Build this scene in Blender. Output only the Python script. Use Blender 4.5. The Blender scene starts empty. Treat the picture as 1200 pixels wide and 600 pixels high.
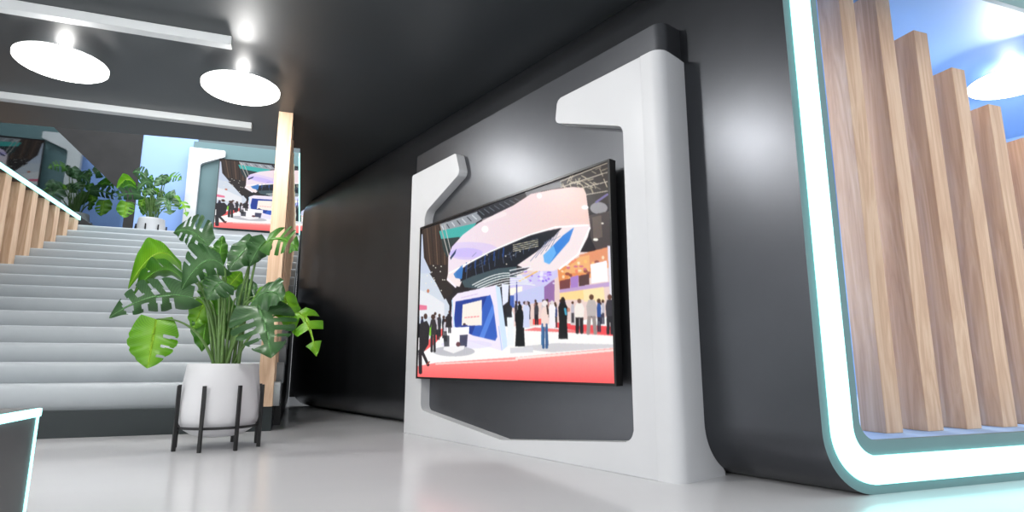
import bpy, bmesh, math, random
import numpy as np
from mathutils import Vector, Matrix
random.seed(7)
C = bpy.context.scene.collection
SC = bpy.context.scene
PI = math.pi

# ------------------------------------------------------------------ site axes
F_PX, PITCH, H = 689.19, math.radians(10.4145), 0.55
A1, A2 = math.radians(-37.91), math.radians(70.40)
d1 = Vector((math.sin(A1), math.cos(A1), 0)); n1 = Vector((d1.y, -d1.x, 0))   # along / into the display wall
d2 = Vector((math.sin(A2), math.cos(A2), 0)); n2 = Vector((-d2.y, d2.x, 0))   # along / into the stair front
RZ1 = math.atan2(-d1.y, -d1.x); RZ2 = math.atan2(d2.y, d2.x)
Z = Vector((0, 0, 1))
def P1(u, n, z=0): return d1 * u + n1 * n + Z * z
def P2(a, b, z=0): return d2 * a + n2 * b + Z * z
CAM = Vector((0, 0, H))
_c, _s = math.cos(PITCH), math.sin(PITCH)
def ray(x, y):
    a = (x - 600) / F_PX; b = (300 - y) / F_PX
    return Vector((a, _c - b * _s, b * _c + _s))

# ------------------------------------------------------------------ materials
def lin(c):
    return tuple(((v / 255) / 12.92 if v / 255 <= .04045 else ((v / 255 + .055) / 1.055) ** 2.4) for v in c[:3])
def nt(name):
    m = bpy.data.materials.new(name); m.use_nodes = True
    return m, m.node_tree.nodes, m.node_tree.links, m.node_tree.nodes['Principled BSDF']
def mat(name, col, rough=.5, metal=0, spec=.5, noise=0, nscale=6, coat=0, bump=0):
    m, N, L, b = nt(name)
    b.inputs['Roughness'].default_value = rough
    b.inputs['Metallic'].default_value = metal
    b.inputs['Specular IOR Level'].default_value = spec
    b.inputs['Coat Weight'].default_value = coat
    c = lin(col)
    tc = N.new('ShaderNodeTexCoord'); t = N.new('ShaderNodeTexNoise')
    t.inputs['Scale'].default_value = nscale; t.inputs['Detail'].default_value = 4
    L.new(tc.outputs['Object'], t.inputs['Vector'])
    r = N.new('ShaderNodeValToRGB')
    k = max(noise, .015)
    r.color_ramp.elements[0].position = .3; r.color_ramp.elements[1].position = .7
    r.color_ramp.elements[0].color = (*[v * (1 - k) for v in c], 1)
    r.color_ramp.elements[1].color = (*[min(1, v * (1 + k)) for v in c], 1)
    L.new(t.outputs['Fac'], r.inputs['Fac']); L.new(r.outputs['Color'], b.inputs['Base Color'])
    if bump:
        bp = N.new('ShaderNodeBump'); bp.inputs['Strength'].default_value = bump
        L.new(t.outputs['Fac'], bp.inputs['Height']); L.new(bp.outputs['Normal'], b.inputs['Normal'])
    return m
def emit(name, col, strength):
    m, N, L, b = nt(name)
    b.inputs['Base Color'].default_value = (*lin(col), 1)
    b.inputs['Emission Color'].default_value = (*lin(col), 1)
    b.inputs['Emission Strength'].default_value = strength
    return m
def wood_mat(name, c1, c2, c3):
    m, N, L, b = nt(name)
    tc = N.new('ShaderNodeTexCoord'); oi = N.new('ShaderNodeObjectInfo')
    mul = N.new('ShaderNodeMath'); mul.operation = 'MULTIPLY'; mul.inputs[1].default_value = 37
    L.new(oi.outputs['Random'], mul.inputs[0])
    cb = N.new('ShaderNodeCombineXYZ'); L.new(mul.outputs[0], cb.inputs[2]); L.new(mul.outputs[0], cb.inputs[0])
    ad = N.new('ShaderNodeVectorMath'); ad.operation = 'ADD'
    L.new(tc.outputs['Object'], ad.inputs[0]); L.new(cb.outputs[0], ad.inputs[1])
    mp = N.new('ShaderNodeMapping'); mp.inputs['Scale'].default_value = (1, 1, .09)
    L.new(ad.outputs[0], mp.inputs['Vector'])
    n_ = N.new('ShaderNodeTexNoise'); n_.inputs['Scale'].default_value = 9; n_.inputs['Detail'].default_value = 5; n_.inputs['Distortion'].default_value = .8
    L.new(mp.outputs[0], n_.inputs['Vector'])
    rng = N.new('ShaderNodeMath'); rng.operation = 'MULTIPLY'; rng.inputs[1].default_value = 9
    L.new(n_.outputs['Fac'], rng.inputs[0])
    fr = N.new('ShaderNodeMath'); fr.operation = 'PINGPONG'; fr.inputs[1].default_value = 1
    L.new(rng.outputs[0], fr.inputs[0])
    n2_ = N.new('ShaderNodeTexNoise'); n2_.inputs['Scale'].default_value = 90; n2_.inputs['Detail'].default_value = 3
    mp2 = N.new('ShaderNodeMapping'); mp2.inputs['Scale'].default_value = (1, 1, .025)
    L.new(ad.outputs[0], mp2.inputs['Vector']); L.new(mp2.outputs[0], n2_.inputs['Vector'])
    mx = N.new('ShaderNodeMath'); mx.operation = 'MULTIPLY_ADD'; mx.inputs[1].default_value = .45
    sb = N.new('ShaderNodeMath'); sb.operation = 'MULTIPLY'; sb.inputs[1].default_value = .55
    L.new(n2_.outputs['Fac'], sb.inputs[0]); L.new(fr.outputs[0], mx.inputs[0]); L.new(sb.outputs[0], mx.inputs[2])
    r = N.new('ShaderNodeValToRGB')
    e = r.color_ramp.elements; e[0].position = .12; e[0].color = (*lin(c1), 1); e[1].position = .85; e[1].color = (*lin(c3), 1)
    k = e.new(.48); k.color = (*lin(c2), 1)
    L.new(mx.outputs[0], r.inputs['Fac']); L.new(r.outputs['Color'], b.inputs['Base Color'])
    b.inputs['Roughness'].default_value = .42
    return m

M_floor = mat('glossy pale floor', (214, 214, 216), .16, spec=.5, noise=.02, nscale=1.5)
M_ceil = mat('dark satin ceiling', (48, 52, 55), .42, spec=.6, noise=.05, nscale=1)
M_black = mat('black satin shell', (76, 78, 82), .33, metal=.85, spec=.6, noise=.03)
M_backing = mat('charcoal satin backing', (100, 102, 106), .37, metal=.85, spec=.6, noise=.03)
M_white = mat('matte white laminate', (206, 207, 209), .42, spec=.35, noise=.015, nscale=3)
M_frame = mat('teal grey frame border', (104, 136, 138), .45)
M_led = emit('cyan white led', (172, 247, 243), 1.9)
M_led2 = emit('cyan led rail', (165, 246, 242), 2.0)
M_lamp = emit('white lamp diffuser', (255, 253, 250), 9.0)
M_glow = emit('lamp stem glow', (255, 253, 250), 34.0)
M_stair = mat('pale blue grey step', (172, 178, 182), .5, spec=.3, noise=.02)
M_plinth = mat('dark green black plinth', (24, 34, 36), .5)
M_wood = wood_mat('light oak', (196, 157, 128), (214, 179, 148), (228, 198, 169))
M_bar = mat('pale grey bar', (176, 180, 182), .5)
M_blue = mat('sky blue paint', (150, 186, 230), .5, noise=.03, nscale=1)
M_blue_floor = mat('blue carpet tile', (176, 204, 238), .7, noise=.1, nscale=5)
M_bluewall = mat('pale blue wall', (140, 172, 232), .5, noise=.05, nscale=.8)
M_stone = mat('black veined stone', (20, 19, 20), .7, noise=.55, nscale=2.5, bump=.3)
M_grey = mat('slate grey wall', (70, 84, 88), .5)
M_dark = mat('near black wall', (16, 17, 18), .5)
M_kiosk = mat('graphite panel', (84, 84, 85), .45, noise=.03)
M_pot = mat('white ceramic', (205, 205, 207), .42, spec=.4)
M_metal = mat('black powder coated steel', (8, 8, 9), .45)
M_soil = mat('dark potting soil', (42, 32, 25), .9, noise=.5, nscale=60, bump=.6)
M_bezel = mat('black plastic bezel', (12, 12, 13), .3)

# balustrade glass: part mirror, part clear
m, N, L, b = nt('smoked reflective glass'); N.remove(b)
g = N.new('ShaderNodeBsdfGlossy'); g.inputs['Roughness'].default_value = .03; g.inputs['Color'].default_value = (.75, .82, .84, 1)
t = N.new('ShaderNodeBsdfTransparent'); t.inputs['Color'].default_value = (.55, .62, .64, 1)
x = N.new('ShaderNodeMixShader'); lw = N.new('ShaderNodeLayerWeight'); lw.inputs['Blend'].default_value = .6
L.new(lw.outputs['Fresnel'], x.inputs['Fac']); L.new(t.outputs[0], x.inputs[1]); L.new(g.outputs[0], x.inputs[2])
L.new(x.outputs[0], N['Material Output'].inputs['Surface']); M_glass = m

def leaf_mat(name, c_dark, c_light, rough):
    m, N, L, b = nt(name)
    uv = N.new('ShaderNodeUVMap'); sx = N.new('ShaderNodeSeparateXYZ'); L.new(uv.outputs[0], sx.inputs[0])
    r = N.new('ShaderNodeValToRGB'); e = r.color_ramp.elements
    e[0].position = 0; e[0].color = (*lin([min(255, v * 1.45 + 18) for v in c_light]), 1)
    e[1].position = .07; e[1].color = (*lin(c_light), 1)
    k = e.new(.75); k.color = (*lin(c_dark), 1)
    L.new(sx.outputs[0], r.inputs['Fac'])
    w = N.new('ShaderNodeTexWave'); w.inputs['Scale'].default_value = 1.6; w.bands_direction = 'Y'
    cb = N.new('ShaderNodeCombineXYZ'); L.new(sx.outputs[1], cb.inputs[1]); L.new(cb.outputs[0], w.inputs['Vector'])
    mx = N.new('ShaderNodeMixRGB'); mx.blend_type = 'MULTIPLY'; mx.inputs['Fac'].default_value = .25
    L.new(r.outputs['Color'], mx.inputs[1]); L.new(w.outputs['Color'], mx.inputs[2])
    L.new(mx.outputs[0], b.inputs['Base Color'])
    b.inputs['Roughness'].default_value = rough
    tr = N.new('ShaderNodeBsdfTranslucent'); L.new(mx.outputs[0], tr.inputs['Color'])
    ms = N.new('ShaderNodeMixShader'); ms.inputs['Fac'].default_value = .3
    L.new(b.outputs[0], ms.inputs[1]); L.new(tr.outputs[0], ms.inputs[2]); L.new(ms.outputs[0], N['Material Output'].inputs['Surface'])
    return m
M_leafd = leaf_mat('dark monstera leaf', (56, 96, 52), (84, 124, 76), .3)
M_leafm = leaf_mat('mid green monstera leaf', (60, 118, 30), (92, 148, 48), .35)
M_leafb = leaf_mat('bright young monstera leaf', (96, 160, 20), (130, 188, 44), .38)
M_stem = mat('green stalk', (88, 120, 60), .45, noise=.15, nscale=20)

# ------------------------------------------------------------------ helpers
def link(o, parent=None):
    C.objects.link(o)
    if parent: o.parent = parent
    return o
def mesh_obj(name, bm, mats, parent=None, smooth=False):
    me = bpy.data.meshes.new(name)
    bmesh.ops.recalc_face_normals(bm, faces=bm.faces[:])
    bm.to_mesh(me); bm.free()
    for mm in (mats if isinstance(mats, (list, tuple)) else [mats]): me.materials.append(mm)
    if smooth:
        me.polygons.foreach_set('use_smooth', [True] * len(me.polygons))
        try: me.set_sharp_from_angle(angle=math.radians(35))
        except Exception: pass
    return link(bpy.data.objects.new(name, me), parent)
def place(o, p, rz=0): o.location = p; o.rotation_euler = (0, 0, rz); return o
def tag(o, label=None, cat=None, group=None, kind=None):
    for k, v in (('label', label), ('category', cat), ('group', group), ('kind', kind)):
        if v: o[k] = v
    return o
def empty(name, p, rz=0, **kw):
    o = bpy.data.objects.new(name, None); link(o); place(o, p, rz); o.empty_display_size = .1
    return tag(o, **kw)
def box(bm, x0, x1, y0, y1, z0, z1, bev=0, mi=0):
    vs = [bm.verts.new((x, y, z)) for x in (x0, x1) for y in (y0, y1) for z in (z0, z1)]
    fs = [bm.faces.new([vs[i] for i in q]) for q in ((0, 1, 3, 2), (4, 6, 7, 5), (0, 4, 5, 1), (2, 3, 7, 6), (0, 2, 6, 4), (1, 5, 7, 3))]
    for f in fs: f.material_index = mi
    if bev:
        es = list({e for f in fs for e in f.edges})
        bmesh.ops.bevel(bm, geom=es, offset=bev, segments=2, affect='EDGES', profile=.6)
    return fs
def boxobj(name, m, x0, x1, y0, y1, z0, z1, bev=.004, parent=None, smooth=False):
    bm = bmesh.new(); box(bm, x0, x1, y0, y1, z0, z1, bev); return mesh_obj(name, bm, m, parent, smooth)
def fillet(pts, segs=8):
    """pts: (x, y, r) -> rounded closed outline"""
    out = []; n = len(pts)
    for i, (x, y, r) in enumerate(pts):
        p = Vector((x, y)); a = Vector(pts[i - 1][:2]) - p; c = Vector(pts[(i + 1) % n][:2]) - p
        if r <= 0: out.append(p); continue
        a.normalize(); c.normalize(); ang = a.angle(c)
        t = r / math.tan(ang / 2); bis = (a + c).normalized(); ctr = p + bis * (r / math.sin(ang / 2))
        s = p + a * t - ctr; e = p + c * t - ctr
        a0 = math.atan2(s.y, s.x); da = math.atan2(s.x * e.y - s.y * e.x, s.dot(e))
        for k in range(segs + 1):
            th = a0 + da * k / segs; out.append(ctr + Vector((math.cos(th), math.sin(th))) * r)
    return out
def prism(bm, outline, y0, y1, mi=0, bev=0):
    """outline in x,z extruded along y"""
    A = [bm.verts.new((p.x, y0, p.y)) for p in outline]; B = [bm.verts.new((p.x, y1, p.y)) for p in outline]
    f0 = bm.faces.new(A); f1 = bm.faces.new(B[::-1]); fs = [f0, f1]
    for i in range(len(A)):
        fs.append(bm.faces.new((A[i - 1], B[i - 1], B[i], A[i])))
    for f in fs: f.material_index = mi
    if bev: bmesh.ops.bevel(bm, geom=list(f0.edges), offset=bev, segments=3, affect='EDGES', profile=.5)
    bmesh.ops.triangulate(bm, faces=[f for f in bm.faces if len(f.verts) > 4])
def lathe(bm, prof, n=48, mi=0, c=(0, 0, 0)):
    rings = []
    for r, z in prof:
        if r < 1e-6: rings.append([bm.verts.new((c[0], c[1], c[2] + z))])
        else: rings.append([bm.verts.new((c[0] + r * math.cos(2 * PI * k / n), c[1] + r * math.sin(2 * PI * k / n), c[2] + z)) for k in range(n)])
    for a, b_ in zip(rings, rings[1:]):
        for k in range(n):
            q = [a[k % len(a)], a[(k + 1) % n % len(a)], b_[(k + 1) % n % len(b_)], b_[k % len(b_)]]
            u = []
            for v in q:
                if v not in u: u.append(v)
            if len(u) > 2: bm.faces.new(u).material_index = mi
def tube(bm, pts, radii, n=8):
    rings = []
    for i, p in enumerate(pts):
        t = (pts[min(i + 1, len(pts) - 1)] - pts[max(i - 1, 0)]).normalized()
        u = t.cross(Vector((.3, .9, .2))).normalized(); v = t.cross(u)
        rings.append([bm.verts.new(p + (u * math.cos(2 * PI * k / n) + v * math.sin(2 * PI * k / n)) * radii[i]) for k in range(n)])
    for a, b_ in zip(rings, rings[1:]):
        for k in range(n): bm.faces.new((a[k], a[(k + 1) % n], b_[(k + 1) % n], b_[k]))
    bm.faces.new(rings[0][::-1]); bm.faces.new(rings[-1])
def copy_tree(o, parent=None):
    c = o.copy(); C.objects.link(c); c.parent = parent
    for ch in list(o.children): copy_tree(ch, c)
    return c

# ------------------------------------------------------------------ setting
bm = bmesh.new()
vs = [bm.verts.new(P2(a, b)) for a, b in ((-14, -8), (16, -8), (16, 18), (-14, 18))]; bm.faces.new(vs)
tag(mesh_obj('floor', bm, M_floor), kind='structure')

ZC = 2.82
def ngon_slab(polys, z0, z1):
    bm = bmesh.new()
    for pts in polys:
        A = [bm.verts.new(P2(a, b, z0)) for a, b in pts]; B = [bm.verts.new(P2(a, b, z1)) for a, b in pts]
        bm.faces.new(A[::-1]); bm.faces.new(B)
        for i in range(len(A)): bm.faces.new((A[i - 1], A[i], B[i], B[i - 1]))
    return bm
def on_wall(b, n=2.78): return ((n - .3137 * b) / .949, b)
ceil = ngon_slab([[(-6, -.6), on_wall(-.6), on_wall(6.3), (-.13, 6.4), (-3.46, 6.68), (-6, 6.9)],
                  [(-.13, 6.4), on_wall(6.3), on_wall(9.2), (-.13, 9.4)], [(-6, 6.9), (-3.46, 6.68), (-3.46, 10.6), (-6, 10.6)]], ZC, ZC + .08)
tag(mesh_obj('ceiling', ceil, M_ceil), kind='structure')

# display wall = left side of the rounded booth tube whose front ring is lit
F0 = P2(2.095, 1.985)
def T(s, t, z): return F0 + d2 * s + d1 * t + Z * z
TW, TH = 5.2, 2.88
outer = fillet([(0, 0, .27), (TW, 0, .27), (TW, TH, .27), (0, TH, .27)], 14)
inner = fillet([(.215, .222, .09), (TW - .215, .222, .09), (TW - .215, TH - .235, .09), (.215, TH - .235, .09)], 14)
T_END = 6.9
bm = bmesh.new()
oA = [bm.verts.new(T(p.x, 0, p.y)) for p in outer]; oB = [bm.verts.new(T(p.x, T_END, p.y)) for p in outer]
iA = [bm.verts.new(T(p.x, 0, p.y)) for p in inner]; iB = [bm.verts.new(T(p.x, .03, p.y)) for p in inner]
n = len(outer)
for i in range(n):
    f = bm.faces.new((oA[i - 1], oA[i], oB[i], oB[i - 1])); f.material_index = 0; f.smooth = True
    bm.faces.new((oA[i], oA[i - 1], iA[i - 1], iA[i])).material_index = 1
    bm.faces.new((iA[i], iA[i - 1], iB[i - 1], iB[i])).material_index = 1
bm.faces.new(oB).material_index = 0
bmesh.ops.triangulate(bm, faces=[f for f in bm.faces if len(f.verts) > 4])
o = mesh_obj('wall_right', bm, [M_black, M_frame]); tag(o, kind='structure')
o.data.polygons.foreach_set('use_smooth', [True] * len(o.data.polygons)); o.data.set_sharp_from_angle(angle=math.radians(40))

# interior seen through the lit frame
def quad(name, pts, m, **kw):
    bm = bmesh.new(); bm.faces.new([bm.verts.new(p) for p in pts]); return tag(mesh_obj(name, bm, m), kind='structure')
zi0, zi1 = .2, TH - .08
s0, s1, t0, t1 = .10, TW - .10, .03, 6.7
quad('floor_booth', [T(s0, t0, zi0), T(s1, t0, zi0), T(s1, t1, zi0), T(s0, t1, zi0)], M_blue_floor)
quad('ceiling_booth', [T(s0, t0, zi1), T(s1, t0, zi1), T(s1, t1, zi1), T(s0, t1, zi1)], M_blue)
quad('wall_booth_back', [T(s0, t1, zi0), T(s1, t1, zi0), T(s1, t1, zi1), T(s0, t1, zi1)], M_bluewall)
quad('wall_booth_left', [T(s0, t0, zi0), T(s0, t1, zi0), T(s0, t1, zi1), T(s0, t0, zi1)], M_blue)
quad('wall_booth_right', [T(s1, t0, zi0), T(s1, t1, zi0), T(s1, t1, zi1), T(s1, t0, zi1)], M_blue)

# light ring on the booth front
def rr(inset, r): return fillet([(inset, inset, r), (TW - inset, inset, r), (TW - inset, TH - inset, r), (inset, TH - inset, r)], 14)
ra, rb = rr(.042, .235), rr(.160, .125)
bm = bmesh.new(); dep = .014
va = [bm.verts.new(T(p.x, 0, p.y) - n2 * dep) for p in ra]; vb = [bm.verts.new(T(p.x, 0, p.y) - n2 * dep) for p in rb]
wa = [bm.verts.new(T(p.x, 0, p.y) - n2 * .0015) for p in ra]; wb = [bm.verts.new(T(p.x, 0, p.y) - n2 * .0015) for p in rb]
for i in range(len(ra)):
    bm.faces.new((va[i], va[i - 1], vb[i - 1], vb[i])); bm.faces.new((va[i - 1], va[i], wa[i], wa[i - 1])); bm.faces.new((vb[i], vb[i - 1], wb[i - 1], wb[i]))
    bm.faces.new((wa[i - 1], wa[i], wb[i], wb[i - 1]))
tag(mesh_obj('led_frame_light', bm, M_led), 'wide glowing cyan white light strip running round the booth opening at right', 'light strip')
# oak trim lining the inner edge of the opening
bm = bmesh.new(); box(bm, 0, .03, 0, .05, 0, 2.3, .003)
o = mesh_obj('trim_1', bm, M_wood); place(o, T(.19, .1, .3) , RZ2); tag(o, kind='structure'); o.location = P2(2.095 + .17, 1.985 + .16, .3)

# ------------------------------------------------------------------ display panel (white bracket frame + backing)
U0 = 4.485
def lx(u): return U0 - u
disp = empty('display_panel', P1(U0, 2.369), RZ1, label='large white bracket shaped display surround on charcoal backing against the black wall', cat='display panel')
ow = [(lx(4.487), .0, 0), (lx(1.90), .0, 0), (lx(1.90), 2.2, 0), (lx(2.575), 2.2, .035), (lx(2.598), 2.05, .04), (lx(2.045), 1.845, .06),
      (lx(2.045), .165, .06), (lx(3.158), .068, .03), (lx(4.215), .195, .05), (lx(4.235), 1.80, .10), (lx(3.70), 2.01, .05), (lx(3.765), 2.19, .03), (lx(4.478), 2.187, .015)]
bm = bmesh.new(); prism(bm, fillet(ow, 8), 0, .078, 0, .004)
mesh_obj('front_frame', bm, M_white, disp, True)
# right-hand return: rounded corner, then back to the curved wall with a flared foot
def wall_n(z, R=.27):
    base = 2.6155
    if z >= R: return base
    return base + (R - math.sqrt(max(0, R * R - (R - z) ** 2))) * .95
bm = bmesh.new(); rows = []
zs = [0, .02, .05, .08, .12, .16, .2, .25, .3, .4, .7, 1.1, 1.6, 2.0, 2.2]
for z in zs:
    wn = min(wall_n(z), 2.745); row = []
    fl = .012 * max(0, 1 - z / .25) ** 2
    pr = [(1.905, 2.369)] + [(1.845 - .065 * math.sin(t_) , 2.369 + .065 * (1 - math.cos(t_))) for t_ in [PI / 2 * k / 8 for k in range(9)]]
    pr += [(1.782, 2.47), (1.79 - fl * .6, 2.55), (1.80 - fl, wn + .006), (1.905, wn + .006)]
    for u, nn in pr: row.append(bm.verts.new((lx(u), nn - 2.369, z)))
    rows.append(row)
for a, b_ in zip(rows, rows[1:]):
    for k in range(len(a)): bm.faces.new((a[k - 1], a[k], b_[k], b_[k - 1]))
bm.faces.new(rows[-1]); bm.faces.new(rows[0][::-1])
mesh_obj('side_return', bm, M_white, disp, True)
# charcoal backing with rounded right edge
bm = bmesh.new(); bw0, bw1 = 2.447, 2.613
pr = [(4.54, bw1), (4.54, bw0)] + [(1.875 - .06 * math.sin(t_), bw0 + .06 * (1 - math.cos(t_))) for t_ in [PI / 2 * k / 8 for k in range(9)]] + [(1.815, bw1)]
A = [bm.verts.new((lx(u), nn - 2.369, .06)) for u, nn in pr]; B = [bm.verts.new((lx(u), nn - 2.369, 2.402)) for u, nn in pr]
for k in range(len(A)): bm.faces.new((A[k - 1], A[k], B[k], B[k - 1]))
bm.faces.new(A[::-1]); ft = bm.faces.new(B)
mesh_obj('backing', bm, M_backing, disp, True)

# ------------------------------------------------------------------ the picture on the screens (painted from shapes, stored as vertex colours)
def homog(src, dst):
    A = []; B = []
    for (x, y), (u, v) in zip(src, dst):
        A += [[x, y, 1, 0, 0, 0, -u * x, -u * y], [0, 0, 0, x, y, 1, -v * x, -v * y]]; B += [u, v]
    return np.append(np.linalg.solve(np.array(A, float), np.array(B, float)), 1).reshape(3, 3)
GW, GH = 1040, 600      # painted at double the mesh resolution, then averaged
# drawing space = a skewed view of the picture, uv (0..1, top-left origin) -> drawing units
HM = homog([(0, 0), (1, 0), (0, 1), (1, 1)], [(491.8, 267.3), (712, 189.5), (487, 442.3), (717.3, 448.3)])
uu, vv = np.meshgrid(np.linspace(0, 1, GW), np.linspace(0, 1, GH))
w_ = HM[2, 0] * uu + HM[2, 1] * vv + HM[2, 2]
PX = (HM[0, 0] * uu + HM[0, 1] * vv + HM[0, 2]) / w_; PY = (HM[1, 0] * uu + HM[1, 1] * vv + HM[1, 2]) / w_
IMG = np.zeros((GH, GW, 3))
rng = np.random.default_rng(3)
HI = np.linalg.inv(HM)
def window(pts, pad=0):
    q = np.array([[x, y, 1.0] for x, y in pts]) @ HI.T; q = q[:, :2] / q[:, 2:]
    c0, r0 = np.floor(q.min(0) * (GW - 1, GH - 1)).astype(int) - 2; c1, r1 = np.ceil(q.max(0) * (GW - 1, GH - 1)).astype(int) + 3
    return slice(max(r0, 0), max(min(r1, GH), 0)), slice(max(c0, 0), max(min(c1, GW), 0))
def inside(poly):
    full = np.zeros(PX.shape, bool); w = window(poly); X = PX[w]; Y = PY[w]
    if X.size == 0: return full
    r = np.zeros(X.shape, bool)
    for i in range(len(poly)):
        x0, y0 = poly[i - 1]; x1, y1 = poly[i]
        if y0 == y1: continue
        r ^= ((y0 > Y) != (y1 > Y)) & (X < (x1 - x0) * (Y - y0) / (y1 - y0) + x0)
    full[w] = r
    return full
def put(mask, col, a=1.0):
    IMG[mask] = IMG[mask] * (1 - a) + np.array(col, float) * a
def poly(pts, col, a=1.0): put(inside(pts), col, a)
def Q(ox, oy, s, pts): return [(ox + x / s, oy + y / s) for x, y in pts]
def ZA(pts): return Q(480, 180, 4.283, pts)      # four drawing frames: upper left / upper right / lower left / lower right
def ZB(pts): return Q(600, 180, 4.283, pts)
def ZC_(pts): return Q(480, 310, 4.137, pts)
def ZD(pts): return Q(596, 310, 4.14, pts)
def putw(w, m, col, a):
    v = IMG[w]; v[m] = v[m] * (1 - a) + np.array(col, float) * a
def disc(x, y, rx, ry, col, a=1.0):
    w = window([(x - rx, y - ry), (x + rx, y - ry), (x + rx, y + ry), (x - rx, y + ry)])
    putw(w, ((PX[w] - x) / rx) ** 2 + ((PY[w] - y) / ry) ** 2 < 1, col, a)
def line(x0, y0, x1, y1, wd, col, a=1.0):
    dx, dy = x1 - x0, y1 - y0; L2 = dx * dx + dy * dy; h = wd / 2
    w = window([(min(x0, x1) - h, min(y0, y1) - h), (max(x0, x1) + h, min(y0, y1) - h), (max(x0, x1) + h, max(y0, y1) + h), (min(x0, x1) - h, max(y0, y1) + h)])
    X = PX[w]; Y = PY[w]; t_ = np.clip(((X - x0) * dx + (Y - y0) * dy) / L2, 0, 1)
    putw(w, (X - x0 - t_ * dx) ** 2 + (Y - y0 - t_ * dy) ** 2 < h * h, col, a)
IMG[:] = (38, 35, 40)
# hall ceiling upper left
poly(ZA([(40, 380), (150, 345), (200, 600), (110, 640), (40, 600)]), (62, 48, 42))
for k in range(7): line(493 + k * 5, 268 - k * 1.5, 500 + k * 4, 330, .9, (120, 95, 78) if k % 2 else (30, 26, 28), .8)
poly(ZA([(145, 350), (340, 285), (430, 262), (400, 300), (300, 360), (150, 385)]), (150, 156, 164))
for k in range(10): line(516 + k * 6, 264 - k * 2.1, 518 + k * 6.5, 268 - k * 2, 1.2, (70, 74, 82) if k % 2 else (205, 210, 215))
poly(ZA([(140, 385), (330, 345), (300, 385), (245, 420), (150, 425)]), (66, 176, 170))
poly(ZA([(150, 425), (245, 415), (195, 470), (180, 520), (160, 480)]), (44, 60, 62))
line(514, 262, 524, 300, 1.2, (170, 165, 160)); line(519, 262, 527, 296, .8, (200, 195, 190))
poly(ZA([(330, 285), (514, 205), (514, 262), (410, 310), (360, 330)]), (40, 42, 50))
for k in range(8): line(560 + k * 6, 246 - k * 2, 566 + k * 6, 251 - k * 2.3, .9, (110, 115, 125))
poly(ZB([(60, 190), (240, 135), (260, 165), (150, 185), (70, 215)]), (120, 120, 124))
# left wall of the hall
poly(ZC_([(38, 0), (70, 10), (160, 150), (185, 200), (180, 330), (38, 340)]), (206, 214, 226))
poly(ZC_([(38, 120), (100, 150), (160, 190), (160, 260), (38, 250)]), (228, 230, 236))
poly(ZC_([(38, 195), (75, 200), (75, 220), (38, 222)]), (228, 120, 150))
poly(ZC_([(60, 0), (185, 0), (200, 140), (160, 170), (120, 90)]), (46, 40, 40))
for k in range(16): disc(496 + rng.uniform(0, 26), 308 + rng.uniform(0, 34), .7, .7, (235, 230, 220))
disc(499.5, 341, 1.6, 2.2, (190, 120, 90))
poly(ZA([(42, 400), (55, 400), (62, 520), (100, 600), (42, 600)]), (196, 205, 225))
# upper right: truss work
poly(ZB([(240, 130), (475, 40), (480, 250), (380, 270), (370, 180), (250, 170)]), (52, 46, 44))
for k in range(34):
    x = rng.uniform(655, 708); y = 213 - (x - 655) * .38 + rng.uniform(0, 28) * (x - 640) / 70
    an = rng.choice([.5, -1.1, -.35, 1.2]); l = rng.uniform(4, 10)
    line(x, y, x + l * math.cos(an), y + l * math.sin(an), 1.0, tuple(np.array((196, 184, 160)) * rng.uniform(.7, 1.12)))
for k in range(4): line(656, 212 + k * 7, 710, 191 + k * 11, 1.1, (190, 180, 165))
disc(700, 244, 10, 7, (150, 148, 152)); line(697, 237, 710, 228, 2.5, (118, 108, 160))
poly(ZB([(380, 310), (480, 290), (490, 480), (420, 500), (385, 420)]), (74, 66, 66)); poly(ZB([(395, 320), (440, 310), (445, 420), (400, 430)]), (104, 92, 86))
disc(696, 281, 3, 1.6, (250, 246, 235)); disc(704, 262, 1.5, 1, (240, 235, 225))
# right stalls, warm light
poly(ZD([(0, 180), (0, 60), (240, -60), (495, -60), (495, 330), (0, 300)]), (232, 206, 200))
poly(ZD([(230, 20), (380, -60), (500, -90), (500, 0), (400, 60), (240, 120)]), (232, 148, 88))
poly(ZB([(330, 510), (470, 470), (470, 560), (330, 570)]), (226, 150, 110))
poly(ZB([(240, 600), (330, 520), (380, 510), (380, 600)]), (240, 180, 120))
for k in range(40):
    x = rng.uniform(656, 706); y = rng.uniform(302, 326); disc(x, y, rng.uniform(1, 2.8), rng.uniform(1, 2.4), tuple(np.clip(np.array([(250, 200, 120), (240, 130, 100), (200, 100, 140), (120, 60, 60), (255, 240, 210)][rng.integers(5)]) * 1., 0, 255)), .75)
poly(ZD([(165, 90), (215, 75), (215, 180), (165, 185)]), (150, 110, 168))
poly(ZD([(240, 80), (290, 68), (290, 118), (240, 128)]), (120, 66, 66)); poly(ZD([(292, 62), (330, 52), (330, 108), (292, 116)]), (170, 130, 200)); poly(ZD([(332, 55), (382, 45), (382, 98), (332, 106)]), (90, 62, 62))
poly(ZD([(240, 122), (480, 84), (480, 106), (240, 140)]), (190, 160, 205))
poly(ZD([(388, 0), (466, -18), (470, 82), (392, 92)]), (252, 250, 255))
poly(ZD([(240, 138), (360, 122), (360, 170), (240, 172)]), (250, 214, 150)); poly(ZD([(352, 122), (450, 108), (455, 180), (356, 180)]), (252, 226, 176))
poly(ZD([(470, -90), (488, -90), (497, 170), (480, 170)]), (225, 222, 236)); poly(ZD([(488, -100), (500, -100), (500, 330), (494, 330)]), (22, 20, 24))
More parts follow.
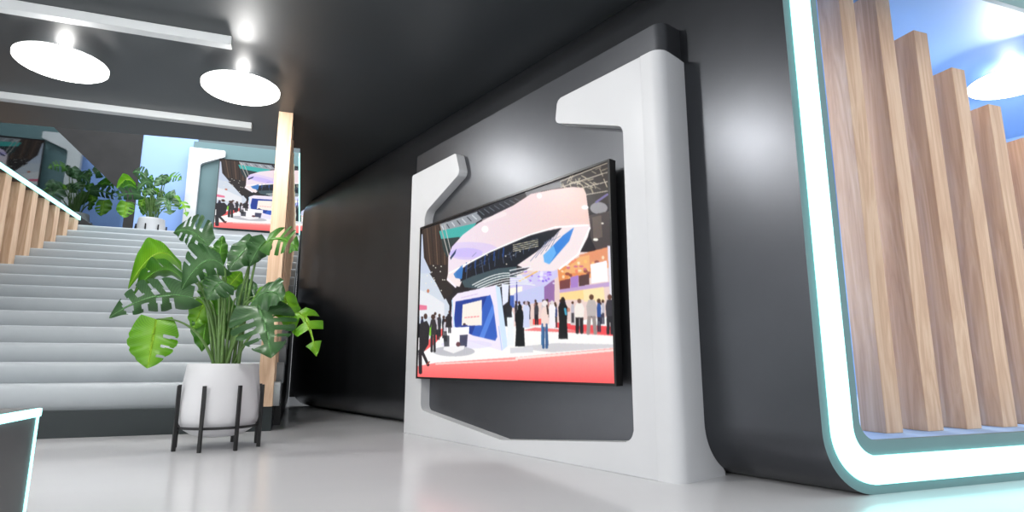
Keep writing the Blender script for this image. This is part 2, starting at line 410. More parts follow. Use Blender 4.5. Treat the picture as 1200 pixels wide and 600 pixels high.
# purple-blue band left of stalls
poly(ZD([(0, 60), (230, 20), (230, 60), (110, 150), (0, 180)]), (206, 200, 240))
for k in range(26): disc(rng.uniform(612, 648), rng.uniform(316, 334), rng.uniform(1, 3), rng.uniform(.8, 1.8), [(150, 110, 230), (240, 235, 255), (110, 80, 220), (190, 160, 250)][rng.integers(4)], .8)
line(606, 330, 628, 318, 1.4, (240, 190, 90)); poly(ZD([(0, 115), (60, 105), (60, 140), (0, 150)]), (255, 246, 232)); poly(ZD([(20, 140), (165, 100), (165, 180), (20, 205)]), (196, 200, 238))
line(604, 356, 604, 330, 1.5, (60, 70, 150)); poly(ZC_([(440, 95), (475, 95), (470, 180), (445, 200)]), (228, 232, 252)); poly(ZC_([(480, 150), (500, 150), (500, 210), (480, 210)]), (70, 100, 180))
# floor
gy = 398
poly(ZC_([(30, 360), (185, 260), (513, 330), (700, 330), (1000, 300), (1000, 600), (30, 600)]), (246, 246, 246))
poly(ZD([(-280, 300), (110, 300), (500, 250), (500, 480), (-300, 520)]), (248, 246, 244))
poly(ZD([(60, 320), (120, 305), (480, 330), (500, 345), (420, 340), (300, 330)]), (238, 120, 120))
poly(ZD([(110, 265), (150, 262), (150, 292), (110, 292)]), (238, 84, 80)); poly(ZD([(215, 280), (495, 300), (495, 345), (360, 325), (215, 305)]), (240, 78, 84))
poly(ZD([(290, 292), (350, 298), (350, 235), (290, 235)]), (214, 206, 206))
poly(ZD([(70, 395), (220, 380), (500, 385), (500, 400), (200, 425), (60, 408)]), (206, 204, 208)); poly(ZD([(0, 405), (110, 400), (110, 425), (0, 430)]), (212, 212, 218))
# red carpet with soft gradient
cz = inside(ZC_([(30, 495), (120, 478), (513, 448), (1100, 390), (1100, 620), (20, 620)]))
sh = np.clip((PY - 420) / 30, 0, 1)
for k, (c0, c1) in enumerate(((255, 255), (150, 92), (146, 94))): IMG[..., k][cz] = (c0 + (c1 - c0) * sh)[cz]
line(*ZC_([(120, 484)])[0], *ZC_([(513, 462)])[0], 1.6, (255, 214, 208)); line(*ZD([(30, 455)])[0], *ZD([(500, 412)])[0], 2.6, (255, 226, 220))
poly(ZC_([(50, 420), (90, 360), (150, 310), (150, 345), (115, 385), (60, 425)]), (240, 96, 96)); 
# big suspended ring
ring_o = ZA([(185, 600), (186, 520), (205, 465), (260, 405), (340, 345), (430, 298), (514, 258)]) + ZB([(90, 200), (200, 178), (300, 166), (350, 172), (366, 200), (376, 290), (385, 370), (372, 420), (330, 500), (270, 560), (200, 590), (90, 590), (20, 560)]) + ZC_([(340, 30), (250, 70), (235, 108), (200, 100), (172, 75)])
poly(ring_o, (242, 226, 228))
top_o = ZA([(186, 560), (188, 515), (205, 465), (260, 405), (340, 345), (430, 298), (514, 258)]) + ZB([(90, 200), (200, 178), (300, 166), (350, 172), (366, 200), (376, 290), (382, 356), (300, 356), (180, 378), (80, 405), (0, 432)]) + ZA([(400, 488), (310, 530), (240, 566), (190, 596)])
mk = inside(top_o); tx = np.clip((PX - 522) / 165, 0, 1)
for k, (c0, c1) in enumerate(((236, 238), (222, 204), (236, 196))): IMG[..., k][mk] = (c0 + (c1 - c0) * tx)[mk]
put(mk & (((PX - 548) / 34) ** 2 + ((PY - 292) / 9) ** 2 < 1), (196, 184, 250), .4)
put(mk & (((PX - 545) / 20) ** 2 + ((PY - 297) / 7) ** 2 < 1), (180, 168, 250), .45)
disc(567, 268, 4, 4, (255, 250, 250)); disc(631, 229, 3, 3, (255, 250, 250), .9); disc(684, 243, 4, 2.5, (255, 248, 245)); line(566, 258, 590, 250, 5, (250, 238, 238), .5)
poly(ZA([(195, 520), (228, 475), (222, 500), (198, 532)]), (40, 60, 90))
hole = ZA([(250, 580), (330, 525), (420, 480), (514, 440)]) + ZB([(0, 438), (80, 410), (180, 385), (245, 372), (200, 420), (120, 490), (20, 560), (0, 575)]) + ZA([(460, 600), (380, 620), (250, 640), (235, 610)])
poly(hole, (26, 30, 40))
for k in range(14):
    x = 538 + k * 8.2; line(x, 312 - k * 2.4, x + rng.uniform(-3, 3), 330 - k * 3.6, .8, (70, 84, 110))
for k in range(9): line(544 + k * 5.5, 318 - k * 2.2, 545 + k * 5.5, 308 - k * 2.2, 1.6, [(30, 74, 150), (20, 40, 80)][k % 2], .8)
for k in range(12): disc(rng.uniform(560, 640), rng.uniform(292, 312) - 0, .8, .7, (236, 232, 215))
for k in range(4): line(600, 287 + k * 2.4, 629, 281 + k * 2.4, .9, (196, 190, 165))
for k in range(5): line(620 + k * 6, 306 - k * 4, 640 + k * 3, 282 - k * 2, .7, (120, 130, 160))
line(*ZA([(190, 600)])[0], *ZA([(400, 490)])[0], 1.5, (255, 255, 255)); line(*ZA([(400, 490)])[0], *ZB([(80, 408)])[0], 1.5, (255, 255, 255)); line(*ZB([(80, 408)])[0], *ZB([(210, 368)])[0], 1.6, (255, 255, 255)); line(*ZB([(210, 368)])[0], *ZB([(372, 360)])[0], 1.8, (255, 255, 255))
poly(ZB([(150, 510), (250, 410), (305, 370), (280, 440), (180, 556), (155, 545)]), (54, 132, 216)); poly(ZB([(150, 510), (200, 460), (215, 500), (180, 556), (155, 545)]), (104, 178, 240))
line(*ZB([(382, 375)])[0], *ZB([(325, 505)])[0], 2, (255, 255, 255)); line(*ZB([(325, 505)])[0], *ZB([(230, 580)])[0], 2, (255, 255, 255))
poly(ZC_([(205, 45), (250, 0), (245, 70), (215, 65)]), (70, 132, 196)); line(*ZC_([(178, 70)])[0], *ZC_([(215, 108)])[0], 2, (250, 240, 255))
poly(ZA([(225, 590), (262, 570), (255, 625), (228, 625)]), (60, 120, 190))
# ribs below the ring
poly(ZC_([(245, 80), (300, 55), (420, 18), (513, 10), (513, 60), (440, 70), (330, 118), (260, 110)]), (66, 84, 92))
for k in range(6):
    pts = [(552 - k * -3 + tt * 58, 334 + k * 1.4 - 14 * math.sin(tt * 2.2) * (1 - k * .08)) for tt in np.linspace(0, 1, 12)]
    for a_, b_ in zip(pts, pts[1:]): line(*a_, *b_, 1.1, (235, 240, 240))
poly(ZD([(0, 40), (60, 20), (95, 14), (60, 40), (0, 60)]), (60, 64, 74)); line(596, 317, 620, 312, 1.2, (240, 240, 245)); line(596, 322, 622, 315, 1.2, (240, 240, 245))
# column with blue panel
poly(ZC_([(200, 165), (225, 140), (410, 100), (430, 115), (455, 300), (468, 395), (440, 418), (200, 350), (188, 330)]), (238, 228, 246))
poly(ZC_([(410, 100), (432, 112), (456, 300), (468, 395), (445, 415), (430, 300)]), (206, 226, 250))
poly(ZC_([(215, 180), (385, 148), (400, 200), (418, 350), (408, 370), (300, 345), (205, 300)]), (34, 62, 150))
mk = inside(ZC_([(215, 180), (385, 148), (400, 200), (418, 350), (408, 370), (300, 345), (205, 300)]))
put(mk & (PX + PY * .4 > 708), (58, 104, 200), .8); put(mk & (PX + PY * .4 > 718) & (PX + PY * .4 < 724), (100, 150, 235), .7)
poly(ZC_([(250, 195), (343, 172), (343, 295), (245, 298)]), (246, 236, 226))
for k in range(5): line(543 + k * 3.6, 372.5 - k * .35, 545 + k * 3.6, 372.2 - k * .35, 1.1, (240, 120, 130))
line(539, 349, 558, 344.5, 1.1, (214, 196, 232)); line(531, 390, 528, 352, 1.3, (196, 226, 255)); line(*ZC_([(440, 415)])[0], *ZC_([(425, 300)])[0], 1, (170, 196, 250))
put((((PX - 545) / 30) ** 2 + ((PY - 404) / 5) ** 2 < 1) & (PY > 398), (220, 214, 250), .6)
# desk
disc(*ZC_([(205, 422)])[0], 25, 6, (190, 190, 196)); poly(ZC_([(155, 345), (190, 345), (190, 400), (160, 408)]), (78, 80, 88)); poly(ZC_([(215, 345), (275, 340), (270, 400), (225, 405)]), (70, 72, 96)); poly(ZC_([(185, 335), (235, 335), (235, 405), (185, 410)]), (250, 246, 250))
poly(ZC_([(160, 400), (260, 395), (255, 412), (205, 432), (155, 415)]), (240, 238, 240)); poly(ZC_([(152, 312), (282, 302), (280, 338), (200, 348), (152, 342)]), (252, 250, 252)); disc(*ZC_([(258, 292)])[0], 1.7, 1.8, (60, 44, 48)); line(*ZC_([(245, 300)])[0], *ZC_([(270, 296)])[0], 1.6, (40, 50, 130))
disc(*ZC_([(228, 388)])[0], 2.6, 2.8, (100, 62, 68))
for k in range(22):
    t_ = rng.uniform(0, 1); x = 545 + 105 * t_; y = 312 - 30 * t_ + rng.uniform(-10, 6)
    line(x, y, x + rng.uniform(3, 9), y - rng.uniform(1, 5), .5, (92, 104, 130), .8)
# crowd
def person(x, yh, yf, w, top, leg, head=(70, 48, 40), stride=0):
    h = yf - yh; hr = h * .07
    for sg in (-1, 1): line(x + sg * w * .2, yh + h * .5, x + sg * (w * .22 + stride), yf, w * .36, leg)
    poly([(x - w * .3, yh + h * .14), (x + w * .3, yh + h * .14), (x + w * .5, yh + h * .3), (x + w * .42, yh + h * .56), (x - w * .42, yh + h * .56), (x - w * .5, yh + h * .3)], top)
    disc(x, yh + hr, max(hr * .85, .9), hr, head)
def robed(x, yh, yf, w, col, head=None):
    h = yf - yh
    poly([(x - w * .2, yh + h * .12), (x + w * .2, yh + h * .12), (x + w * .5, yh + h * .25), (x + w * .42, yh + h * .6), (x + w * .5, yf), (x - w * .5, yf), (x - w * .4, yh + h * .6), (x - w * .5, yh + h * .25)], col)
    disc(x, yh + h * .08, w * .22, h * .08, head or col)
for k in range(26):
    x = rng.uniform(603, 714); yh = rng.uniform(350, 356); person(x, yh, yh + rng.uniform(20, 28), 4, [(60, 56, 64), (190, 186, 196), (150, 110, 110), (40, 60, 110), (230, 228, 235)][rng.integers(5)], [(40, 40, 48), (60, 60, 80)][rng.integers(2)])
for x, yh in ((511.5, 372), (508, 366), (513, 368), (518, 370), (525, 364), (520, 374)): person(x, yh, yh + 26, 4.5, [(50, 50, 58), (200, 196, 205), (36, 36, 42)][int(x) % 3], (40, 40, 46))
person(505.5, 368.5, 412, 8, (52, 48, 52), (46, 44, 48)); person(492.5, 371, 395, 4, (40, 42, 70), (40, 40, 60)); robed(524, 368, 384, 8, (44, 40, 44)); poly([(501, 389), (504, 380), (502, 394)], (90, 160, 60)); line(502, 385, 502, 393, 2, (130, 200, 60))
line(493, 414, 499.5, 428, 3.4, (40, 36, 42)); line(490, 412, 490.5, 437, 4.2, (40, 36, 42)); poly([(489, 380), (498, 376), (501.5, 383), (500, 404), (494, 414), (489, 414)], (38, 36, 42)); disc(496.5, 371, 2.2, 3.4, (74, 52, 44)); line(498, 428, 501, 424.5, 1.6, (150, 70, 60))
robed(596.5, 358, 405, 8.6, (236, 242, 246), (60, 60, 66)); robed(595, 358, 372, 7, (40, 42, 48))
robed(607.5, 356.5, 406, 11.5, (20, 24, 28))
robed(615, 353, 384, 8, (206, 212, 240), (190, 170, 180)); robed(645, 352, 384, 8, (240, 236, 240), (224, 214, 216)); person(627, 354, 380, 5, (60, 60, 70), (30, 30, 40))
person(636.5, 352, 407, 8.6, (240, 214, 206), (54, 92, 140), (236, 226, 226)); line(639, 358, 640, 368, 1.6, (44, 34, 34)); line(633.5, 380, 633, 403, 2.2, (60, 110, 160)); line(638.5, 380, 639.5, 404, 2.2, (54, 92, 140))
robed(657.5, 348, 397, 11, (20, 20, 24), (30, 24, 26)); line(660, 362, 661, 368, 2.6, (70, 160, 190)); disc(664, 363, 1.8, 2.6, (190, 130, 110))
person(676.5, 350, 389, 11.5, (240, 232, 224), (36, 32, 36), (120, 90, 80)); person(690.5, 345, 390, 12, (188, 180, 178), (150, 140, 138), (90, 60, 50), 1.5); person(699, 350, 388, 5, (40, 80, 150), (40, 40, 60)); person(711.5, 345, 390, 10, (56, 54, 62), (36, 34, 40), (100, 66, 56))
# soften so the flat shapes read like a photograph, and let the brightest parts bloom
def blur(im, n):
    for _ in range(n):
        p = np.pad(im, ((1, 1), (1, 1), (0, 0)), 'edge')
        im = (p[1:-1, 1:-1] * 2 + p[:-2, 1:-1] + p[2:, 1:-1] + p[1:-1, :-2] + p[1:-1, 2:]) / 6
    return im
IMG += rng.normal(0, 5, IMG.shape)
IMG = blur(IMG, 2)
IMG = (IMG[0::2, 0::2] + IMG[1::2, 0::2] + IMG[0::2, 1::2] + IMG[1::2, 1::2]) / 4
GW //= 2; GH //= 2
IMG = np.clip(IMG, 0, 255) / 255
hot = blur(np.clip(IMG - .72, 0, 1), 30)
IMG = 1 - (1 - IMG) * (1 - np.clip(hot * .75, 0, 1))
IMG = np.clip(IMG, 0, 1)
LIN = np.where(IMG <= .04045, IMG / 12.92, ((IMG + .055) / 1.055) ** 2.4)

m, N, L, b = nt('lit screen picture')
at_ = N.new('ShaderNodeVertexColor'); at_.layer_name = 'picture'
L.new(at_.outputs['Color'], b.inputs['Emission Color']); b.inputs['Emission Strength'].default_value = 1.05; b.inputs['Specular IOR Level'].default_value = .12
b.inputs['Base Color'].default_value = (.01, .01, .01, 1); b.inputs['Roughness'].default_value = .25
M_screen = m
def screen_mesh(w, h):
    xs = np.linspace(0, w, GW); zs = np.linspace(h, 0, GH)
    gx, gz = np.meshgrid(xs, zs); co = np.stack([gx, np.zeros_like(gx), gz], -1).reshape(-1, 3)
    idx = np.arange(GW * GH).reshape(GH, GW)
    f = np.stack([idx[:-1, :-1], idx[1:, :-1], idx[1:, 1:], idx[:-1, 1:]], -1).reshape(-1, 4)
    me = bpy.data.meshes.new('screen'); me.from_pydata(co.tolist(), [], f.tolist())
    ca = me.color_attributes.new('picture', 'FLOAT_COLOR', 'POINT')
    ca.data.foreach_set('color', np.concatenate([LIN.reshape(-1, 3), np.ones((GW * GH, 1))], 1).ravel())
    me.materials.append(M_screen); return me
SCREEN = screen_mesh(1.0, 1.0)
def television(p, rz, w, h, label):
    r = empty('television', p, rz, label=label, cat='television')
    bm = bmesh.new(); bz = .014
    for q in ((0, w, 0, bz), (0, w, h - bz, h), (0, bz, bz, h - bz), (w - bz, w, bz, h - bz)): box(bm, q[0], q[1], 0, .03, q[2], q[3])
    box(bm, .001, w - .001, .012, .05, .001, h - .001)
    mesh_obj('bezel', bm, M_bezel, r)
    bm = bmesh.new(); box(bm, w * .3, w * .7, .048, .115 * w / 2.12, h * .3, h * .7, .004); mesh_obj('wall_bracket', bm, M_metal, r)
    s = bpy.data.objects.new('screen', SCREEN); link(s, r); s.location = (bz, .009, bz); s.scale = (w - 2 * bz, 1, h - 2 * bz)
    return r
television(P1(4.243, 2.332, .437), RZ1, 2.125, 1.232, 'large wide television showing an exhibition hall, on the display wall inside the white surround')

# ------------------------------------------------------------------ staircase
ST0, RUN, RISE, Z0 = 5.48, .3913, .168, .398
st = empty('staircase', P2(-1.8, ST0), RZ2, label='wide pale grey staircase on a dark plinth climbing to the upper floor', cat='staircase')
def sx(a): return a + 1.8
boxobj('plinth', M_plinth, sx(-3.74), sx(-.19), 0, .5, 0, .2, .004, st)
NST = 15
for i in range(NST):
    zt = Z0 + i * RISE; y = i * RUN
    zb = .2 if i == 0 else zt - RISE - .02
    bm = bmesh.new()
    y1 = y + RUN + .06 if i < NST - 1 else y + 2.6
    hh = zt - zb
    prof = [(y + .062, zb), (y1, zb), (y1, zt), (y + .034, zt), (y + .016, zt - .005), (y + .004, zt - .018), (y, zt - .04), (y + .008, zt - .5 * hh), (y + .03, zt - .8 * hh)]
    xa, xb = sx(-3.745), sx(-.13)
    if i == 0: xb = sx(-.14)
    A = [bm.verts.new((xa, q[0], q[1])) for q in prof]; B = [bm.verts.new((xb, q[0], q[1])) for q in prof]
    bm.faces.new(A); bm.faces.new(B[::-1])
    for k in range(len(A)): bm.faces.new((A[k - 1], A[k], B[k], B[k - 1]))
    mesh_obj('step', bm, M_stair, st, True)
bm = bmesh.new()
prof = [Vector((.5, .0)), Vector((.5, .15)), Vector((.5, Z0 - .03))] + [Vector((14 * RUN + .4, Z0 + 13 * RISE - .03)), Vector((14 * RUN + .4, 0))]
sl_ = [bm.verts.new((sx(-.20), p.x, p.y)) for p in prof]; sr_ = [bm.verts.new((sx(-.134), p.x, p.y)) for p in prof]
bm.faces.new(sl_); bm.faces.new(sr_[::-1])
for k in range(len(sl_)): bm.faces.new((sl_[k - 1], sl_[k], sr_[k], sr_[k - 1]))
mesh_obj('stringer', bm, M_dark, st)
# oak slats either side of the stairs (one per tread)
ordn = ['first', 'second', 'third', 'fourth', 'fifth', 'sixth', 'seventh', 'eighth', 'ninth', 'tenth', 'eleventh', 'twelfth', 'thirteenth', 'fourteenth']
def slat(p, rz, w, dep, h, label, group):
    o = boxobj('oak_slat', M_wood, 0, w, 0, dep, 0, h, .004); place(o, p, rz); return tag(o, label, 'slat', group)
for i in range(14):
    zt = .2 if i == 0 else Z0 + (i - 1) * RISE
    y = ST0 - .02 if i == 0 else ST0 + i * RUN - .1
    lab = 'tall oak post at the right edge of the stairs, standing on the dark plinth' if i == 0 else f'oak slat behind the tall post, {ordn[i-1]} one back along the right stair edge'
    slat(P2(-.312, y, zt), RZ2, .122, .145, ZC - zt, lab, None if i == 0 else 'oak slats at the right of the stairs') if ZC - zt > .1 else None
for i in range(6, 15):
    zt = Z0 + (i - 1) * RISE; y = ST0 + i * RUN - .165
    if ZC - zt > .05:
        slat(P2(-3.585, y, zt), RZ2, .12, .16, ZC - zt, f'{ordn[14 - i]} oak slat down from the stair top in the left slatted screen', 'oak slats at the left of the stairs')
def led_rail(a0, a1, label):
    o = boxobj('led_rail', M_led2, 0, a1 - a0, 0, 4.25, 0, .06, .004); place(o, P2(a0, 6.72, ZC), RZ2); tag(o, label, 'light strip')
led_rail(-3.46, -3.445, 'thin cyan light strip along the upper floor edge above the left oak slats')
led_rail(-.145, -.13, 'thin cyan light strip on the upper floor edge behind the tall oak post')
g = boxobj('glass_balustrade', M_glass, 0, .012, 0, 6.6, 0, .95, 0); place(g, P2(-3.49, 6.75, ZC + .082), RZ2); tag(g, 'reflective glass balustrade above the left light strip on the upper floor', 'balustrade')
quad('wall_left', [P2(-3.76, 5.6), P2(-3.76, 10.96), P2(-3.76, 10.96, ZC), P2(-3.76, 5.6, ZC)], M_dark)
quad('wall_back', [P2(-.128, 10.95), P2(4, 10.9), P2(4, 10.9, ZC + .08), P2(-.128, 10.95, ZC + .08)], M_dark)

# ------------------------------------------------------------------ upper floor
ZU = 2.75
ngl = ngon_slab([[(-12, 10.62), (-3.76, 10.62), (-3.76, 14.6), (-12, 14.6)], [(-3.76, 13.58), (3, 13.58), (3, 14.6), (-3.76, 14.6)]], ZU - .1, ZU)
tag(mesh_obj('floor_upper', ngl, M_grey), kind='structure')
ZT = 6.6
def wallbox(name, m, a0, a1, b0, b1, z0, z1):
    o = boxobj(name, m, 0, a1 - a0, 0, b1 - b0, 0, z1 - z0, 0); place(o, P2(a0, b0, z0), RZ2); return tag(o, kind='structure')
wallbox('wall_stone', M_stone, -12, -3.45, 13.93, 14.4, ZU, ZT)
wallbox('wall_blue', M_bluewall, -3.45, -2.4, 13.95, 14.4, ZU, ZT)
wallbox('wall_upper', M_grey, -2.4, 3, 13.95, 14.4, ZU, ZT)
dp = empty('display_panel', P2(-2.51, 13.72, ZU), RZ2, label='second white display surround on the upper floor wall, half hidden behind the tall oak post', cat='display panel')
ou = [(0, 0, 0), (3.6, 0, 0), (3.6, 2.42, 0), (2.7, 2.42, .04), (2.7, 2.25, .05), (3.35, 2.05, .08), (3.35, .64, .06), (.235, .64, .06), (.235, 2.07, .09), (.70, 2.275, .04), (.70, 2.42, .03), (0, 2.42, .03)]
bm = bmesh.new(); prism(bm, fillet(ou, 8), 0, .1, 0, .005); mesh_obj('front_frame', bm, M_white, dp, True)
boxobj('backing', mat('teal grey backing', (84, 112, 116), .45), .05, 3.55, .1, .225, .1, 2.6, .01, dp)
television(P2(-1.90, 13.62, 3.405), RZ2, 2.72, 1.55, 'second television on the upper floor wall, partly hidden behind the tall oak post')

# ------------------------------------------------------------------ ceiling lamps and bars
def disc_lamp(a, b, zc, label, group):
    r = empty('disc_lamp', P2(a, b, zc), RZ2, label=label, cat='lamp', group=group)
    dz = .105
    bm = bmesh.new(); lathe(bm, [(0, -dz + .006), (.283, -dz + .006), (.287, -dz), (.287, -dz - .004)], 64); mesh_obj('lamp_cap', bm, M_white, r, True)
    bm = bmesh.new(); lathe(bm, [(0, -dz - .03), (.275, -dz - .03), (.285, -dz - .022), (.285, -dz)], 64); mesh_obj('diffuser', bm, M_lamp, r, True)
    bm = bmesh.new(); lathe(bm, [(0, -dz), (.045, -dz), (.045, -dz + .03), (.035, -dz + .06), (.03, -.004), (0, -.004)], 24); mesh_obj('stem', bm, M_glow, r, True)
    l = bpy.data.lights.new('lamp_bulb', 'POINT'); l.energy = 75 if (b < 3 and a > -1) else 32; l.shadow_soft_size = .05; l.color = (1, .99, .97)
    o = link(bpy.data.objects.new('lamp_bulb', l), r); o.location = (0, -.03, -dz - .11)
    return r
lampset = [(-1.76, 4.83, 'glowing white disc lamp hanging between the two ceiling bars, farther from the oak post'), (-.566, 4.83, 'glowing white disc lamp nearer the top of the tall oak post'),
           (-1.76, 2.68, 'glowing white disc lamp in the nearer ceiling row on the left'), (-.566, 2.68, 'glowing white disc lamp in the nearer ceiling row by the display wall')]
for a, b, lab in lampset: disc_lamp(a, b, ZC, lab, 'disc lamps over the entrance')
disc_lamp(5.04, 2.665, zi1, 'glowing white disc lamp under the blue ceiling inside the lit booth', None)
def cbar(a1, b0, b1, h, label):
    o = boxobj('ceiling_bar', M_bar, a1 - 4.6, a1, 0, b1 - b0, 0, h, .006); place(o, P2(0, b0, ZC - h), RZ2); tag(o, label, 'ceiling bar')
cbar(-.585, 4.23, 4.31, .066, 'pale grey bar fixed to the dark ceiling above the two disc lamps, nearer the camera')
cbar(-.565, 5.82, 5.90, .062, 'pale grey bar fixed to the dark ceiling below the disc lamps, nearer the stairs')

# ------------------------------------------------------------------ slats inside the lit booth
for i in range(8):
    top = [zi1 - .21, zi1 - .21, 2.385, 2.19, 1.99, 1.805, 1.605, 1.405][i]
    slat(P2(2.856 + .3005 * i, 2.30, zi0), RZ2, .118, .15, top, f'{ordn[i]} oak slat from the left behind the lit booth frame', 'stepped oak slats in the booth')

# ------------------------------------------------------------------ kiosk at lower left
kio = empty('kiosk_counter', P2(-1.7, 1.2), RZ2, label='dark graphite counter edged with cyan light, cut off at lower left', cat='counter')
KX, KY, KZ = .855, 1.34, .402
oc = fillet([(0, .0, 0), (KY, 0, 0), (KY, KZ, .02), (0, KZ, .02)], 6)
bm = bmesh.new()
A = [bm.verts.new((0, p.x, p.y)) for p in oc]; B = [bm.verts.new((KX, p.x, p.y)) for p in oc]
bm.faces.new(A); bm.faces.new(B[::-1])
for k in range(len(A)): bm.faces.new((A[k - 1], A[k], B[k], B[k - 1]))
mesh_obj('body', bm, M_kiosk, kio, True)
boxobj('top_light', M_led2, KX - .004, KX + .012, .0, KY + .004, KZ - .031, KZ - .002, .006, kio)
boxobj('edge_light', M_led2, KX - .004, KX + .006, KY - .010, KY + .002, .02, KZ - .03, .003, kio)

# ------------------------------------------------------------------ potted monstera
PC = P2(-.49, 4.56); 
plant = empty('potted_monstera', PC, 0, label='large potted monstera in a white pot on a black stand in front of the stairs', cat='potted plant', group='potted monsteras')
bm = bmesh.new()
lathe(bm, [(0, .068), (.06, .070), (.12, .078), (.17, .094), (.212, .122), (.238, .16), (.25, .205), (.2535, .25), (.252, .30), (.246, .36), (.238, .43), (.229, .50), (.2235, .548), (.220, .553), (.213, .550), (.214, .50), (0, .50)], 72)
pot = mesh_obj('pot', bm, M_pot, plant, True)
bm = bmesh.new(); lathe(bm, [(.205, .502), (.205, .512), (.15, .522), (.08, .527), (0, .53)], 32); mesh_obj('soil', bm, M_soil, pot)
bm = bmesh.new(); lathe(bm, [(.246, .136), (.262, .136), (.262, .152), (.249, .152), (.246, .136)], 64); stand = mesh_obj('plant_stand', bm, M_metal, plant)
for k in range(8):
    a = RZ2 + math.radians(210 + 45 * k)
    o = boxobj('leg', M_metal, -.011, .011, -.010, .010, 0, .412, .002, stand); place(o, (math.cos(a) * .272, math.sin(a) * .272, 0), a)
    o.rotation_euler = (0, 0, a)
ARM = .2
def at_px(x, y, dep):          # point of the plant seen at a picture position, dep metres behind the pot axis
    r = ray(x, y); k = (PC.y + dep) / r.y; return CAM + r * k - PC
def smooth_curve(p0, p1, p2, n):
    return [p0 * (1 - t) ** 2 + p1 * 2 * t * (1 - t) + p2 * t * t for t in [k / n for k in range(n + 1)]]
def leaf(base, tip, db, dt, hw, mt, roll=0, arch=.05, cup=.25, slits=3, sl=.42, gap=.5, lob=.09, side_slits=(1, 1), droop=.0):
    hw *= 1.12; B = at_px(*base, db); Tp = at_px(*tip, dt); mid = (B + Tp) / 2
    ax = (Tp - B); Ln = ax.length; ax.normalize()
    cdir = (CAM - PC - mid).normalized()
    sd = ax.cross(cdir).normalized(); nm = sd.cross(ax).normalized()
    Rm = Matrix.Rotation(math.radians(roll), 3, ax); sd = Rm @ sd; nm = Rm @ nm
    NT, NS = 56, 10
    ts = [k / NT for k in range(NT + 1)]
    bm = bmesh.new(); uvl = bm.loops.layers.uv.new('UVMap')
    slit_c = [.22 + .62 * (k + .5) / slits + random.uniform(-.03, .03) for k in range(slits)] if slits else []
    slw = [random.uniform(.7, 1.7) for _ in slit_c]; s_in = [sl + random.uniform(-.12, .1) for _ in slit_c]
    def width(t):
        w = (math.sin(PI * min(1, (t + .10) / 1.10) ** .72)) if t < 1 else 0
        w = max(w, 0) ** .8
        if slits and lob:
            dmin = min(abs(t - c) for c in slit_c); w *= 1 - lob * max(0, 1 - dmin / .06)
        return w
    def pt(t, s, sg):
        a = abs(s)
        tt = t + a * .16 * (1 - t) - .20 * a * (1 - t) ** 5 * 1.2
        p = B + ax * (Ln * tt) + sd * (sg * hw * width(t) * a)
        p += Z * (arch * 4 * t * (1 - t)) - Z * (droop * t * t)
        p -= nm * (cup * hw * (a * width(t)) ** 2)
        p += nm * (.012 * math.sin(t * 21 + sg) * a)
        return p
    for sg in (-1, 1):
        rows = [[bm.verts.new(pt(t, k / NS, sg)) for k in range(NS + 1)] for t in ts]
        on = side_slits[0] if sg < 0 else side_slits[1]
        for i in range(NT):
            tm = (ts[i] + ts[i + 1]) / 2
            for k in range(NS):
                s_ = (k + .5) / NS
                if on and slit_c:
                    if any(s_ > s_in[j] and abs(tm - c) < gap * slw[j] * (.017 * (1.75 - s_) if gap < 1.45 else .03) for j, c in enumerate(slit_c)): continue
                f = bm.faces.new((rows[i][k], rows[i + 1][k], rows[i + 1][k + 1], rows[i][k + 1])); f.smooth = True
                for lp, (ii, kk) in zip(f.loops, ((i, k), (i + 1, k), (i + 1, k + 1), (i, k + 1))): lp[uvl].uv = (kk / NS, ts[ii] * 6 + kk / NS * 1.2)
    bmesh.ops.remove_doubles(bm, verts=bm.verts[:], dist=1e-5)
    me = bpy.data.meshes.new('leaf'); bm.to_mesh(me); bm.free(); me.materials.append(mt)
    o = link(bpy.data.objects.new('leaf', me), plant)
    # its stalk
    an = random.uniform(0, 2 * PI); rr_ = random.uniform(.01, .075)
    S = Vector((rr_ * math.cos(an) + max(-.07, min(.07, B.x * .25)), rr_ * math.sin(an), .52))
    lead = B - ax * .02
    ctl = Vector((S.x + (B.x - S.x) * .35, S.y + (B.y - S.y) * .35, max(B.z + .04, S.z + .18)))
    pts = smooth_curve(S, ctl, B + nm * -.003, 14)
    bm = bmesh.new(); tube(bm, pts, [.0115 - .007 * k / 14 for k in range(15)], 8); mesh_obj('stem', bm, M_stem, plant, True)
    return o
D_, M_, B_ = M_leafd, M_leafm, M_leafb
#    base         tip        db    dt    hw   mat
leaf((213, 318), (150, 338), .02, -.06, .115, B_, roll=-38, arch=.19, slits=0, cup=.3)
leaf((214, 328), (156, 345), -.05, -.14, .10, M_, roll=-50, arch=.12, slits=2, side_slits=(0, 1), cup=.3)
leaf((226, 349), (128, 372), -.10, -.22, .125, D_, roll=-30, arch=.07, slits=4, sl=.16, gap=1.3, cup=.2)
leaf((183, 374), (173, 432), -.12, -.18, .135, B_, roll=8, arch=0, slits=3, side_slits=(1, 0), sl=.4, gap=1.1, cup=.15)
leaf((244, 290), (204, 272), .06, .02, .125, D_, roll=-20, arch=.06, slits=4, sl=.3, gap=1.2, cup=.35)
leaf((262, 312), (212, 340), -.16, -.26, .13, D_, roll=-22, arch=.11, slits=3, sl=.5, gap=.9, cup=.3)
leaf((256, 308), (261, 276), .05, .06, .05, M_, roll=10, arch=0, slits=0)
leaf((262, 330), (243, 352), -.18, -.22, .10, D_, roll=20, arch=.03, slits=2, gap=.6)
leaf((299, 281), (268, 318), .00, -.10, .10, D_, roll=25, arch=.02, slits=0, cup=.4)
leaf((312, 282), (292, 312), -.02, -.08, .08, D_, roll=-25, arch=.03, slits=2, sl=.4)
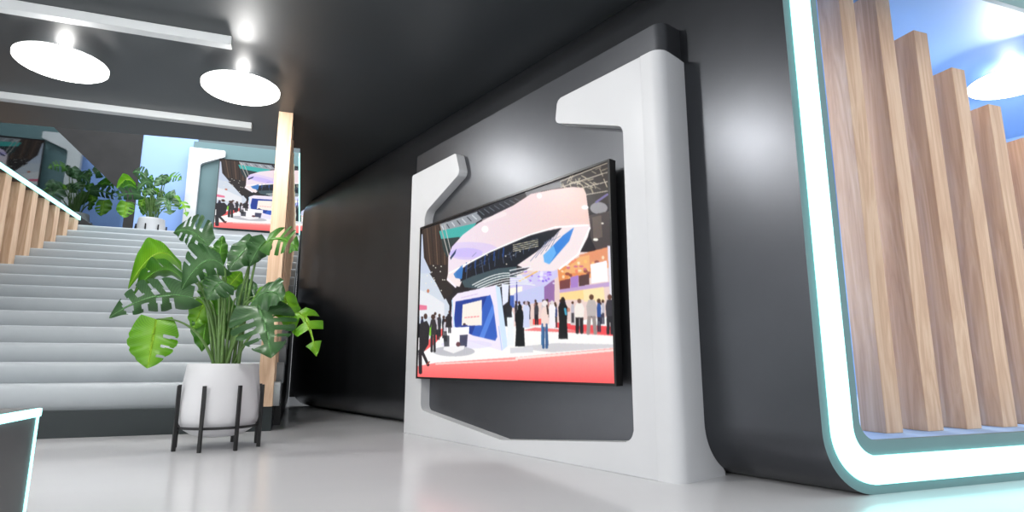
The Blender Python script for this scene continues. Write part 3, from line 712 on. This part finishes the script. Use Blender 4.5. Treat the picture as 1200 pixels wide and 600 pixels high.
leaf((312, 283), (350, 294), -.03, -.06, .11, M_, roll=-20, arch=.05, slits=3, sl=.12, gap=1.5, cup=.2)
leaf((303, 358), (318, 420), -.18, -.26, .19, D_, roll=-6, arch=.04, slits=4, sl=.36, gap=1.15, cup=.22)
leaf((297, 352), (333, 352), -.12, -.22, .12, D_, roll=-30, arch=.06, slits=0, cup=.3)
leaf((331, 344), (344, 390), -.06, -.10, .085, B_, roll=-20, arch=.03, slits=2, side_slits=(0, 1), cup=.35)
leaf((349, 366), (371, 418), -.04, -.10, .10, B_, roll=-12, arch=.07, slits=2, sl=.14, gap=2.0, cup=.3)
leaf((298, 348), (324, 341), .0, -.08, .06, B_, roll=-40, arch=.03, slits=0)
leaf((268, 336), (283, 318), .08, .10, .06, B_, roll=10, arch=0, slits=0)
leaf((277, 350), (303, 338), .04, .0, .08, D_, roll=-30, arch=.03, slits=2)
leaf((240, 352), (226, 386), .06, .04, .075, B_, roll=20, arch=.0, slits=0)
leaf((244, 362), (236, 412), .10, .08, .08, M_, roll=-20, arch=.0, slits=0)
leaf((258, 350), (266, 398), .10, .06, .085, M_, roll=20, arch=.0, slits=0)
leaf((278, 366), (270, 402), .08, .04, .07, M_, roll=-30, arch=.0, slits=0)
leaf((246, 322), (238, 352), .02, .0, .07, M_, roll=30, arch=.0, slits=0)
# upstairs twin
p2 = copy_tree(plant); p2['label'] = 'smaller looking potted monstera at the top of the stairs before the blue wall'
r = ray(173, 300); k = 12.75 / (r.dot(n2)); q = r * k
p2.location = (q.x, q.y, ZU); p2.rotation_euler = (0, 0, math.radians(8))

# ------------------------------------------------------------------ light
def area(name, p, tgt, sx_, sy_, power, col=(1, 1, 1)):
    l = bpy.data.lights.new(name, 'AREA'); l.shape = 'RECTANGLE'; l.size = sx_; l.size_y = sy_; l.energy = power; l.color = col
    o = link(bpy.data.objects.new(name, l)); o.location = p; o.rotation_euler = (Vector(tgt) - Vector(p)).to_track_quat('-Z', 'Y').to_euler(); return o
area('hall_fill', (-5.5, -2.5, 4.2), (.5, 3, .9), 4, 3, 1150, (1, .99, .98))  # added fill, unseen behind the camera, brightens floor and display wall
area('upper_fill', P2(-2, 11.5, 7.2), P2(-2, 11.52, 0), 6, 3, 340, (.92, .97, 1))  # added fill above the landing so the upper walls read bright
area('booth_fill', P2(4.6, 4.6, 2.55), P2(4.3, 4.4, 0), 1.6, 1.6, 60, (1, 1, 1))  # added fill inside the booth, on top of its disc lamp
area('booth_side_fill', P2(2.42, 2.62, 1.5), P2(4.5, 2.75, 1.2), .25, 2.0, 5, (1, .97, .94))  # added fill hidden behind the frame border, lifts the slats' left faces
w = bpy.data.worlds.new('World'); SC.world = w; w.use_nodes = True
bg = w.node_tree.nodes['Background']; bg.inputs['Color'].default_value = (.93, .96, 1, 1); bg.inputs['Strength'].default_value = 1.32

# ------------------------------------------------------------------ camera
cd = bpy.data.cameras.new('camera'); cd.sensor_width = 36; cd.lens = F_PX / 1200 * 36; cd.clip_start = .02
co = link(bpy.data.objects.new('camera', cd)); co.location = CAM; co.rotation_euler = (math.radians(90) + PITCH, 0, math.radians(0))
SC.camera = co
SC.view_settings.view_transform = 'Standard'
SC.view_settings.look = 'None'
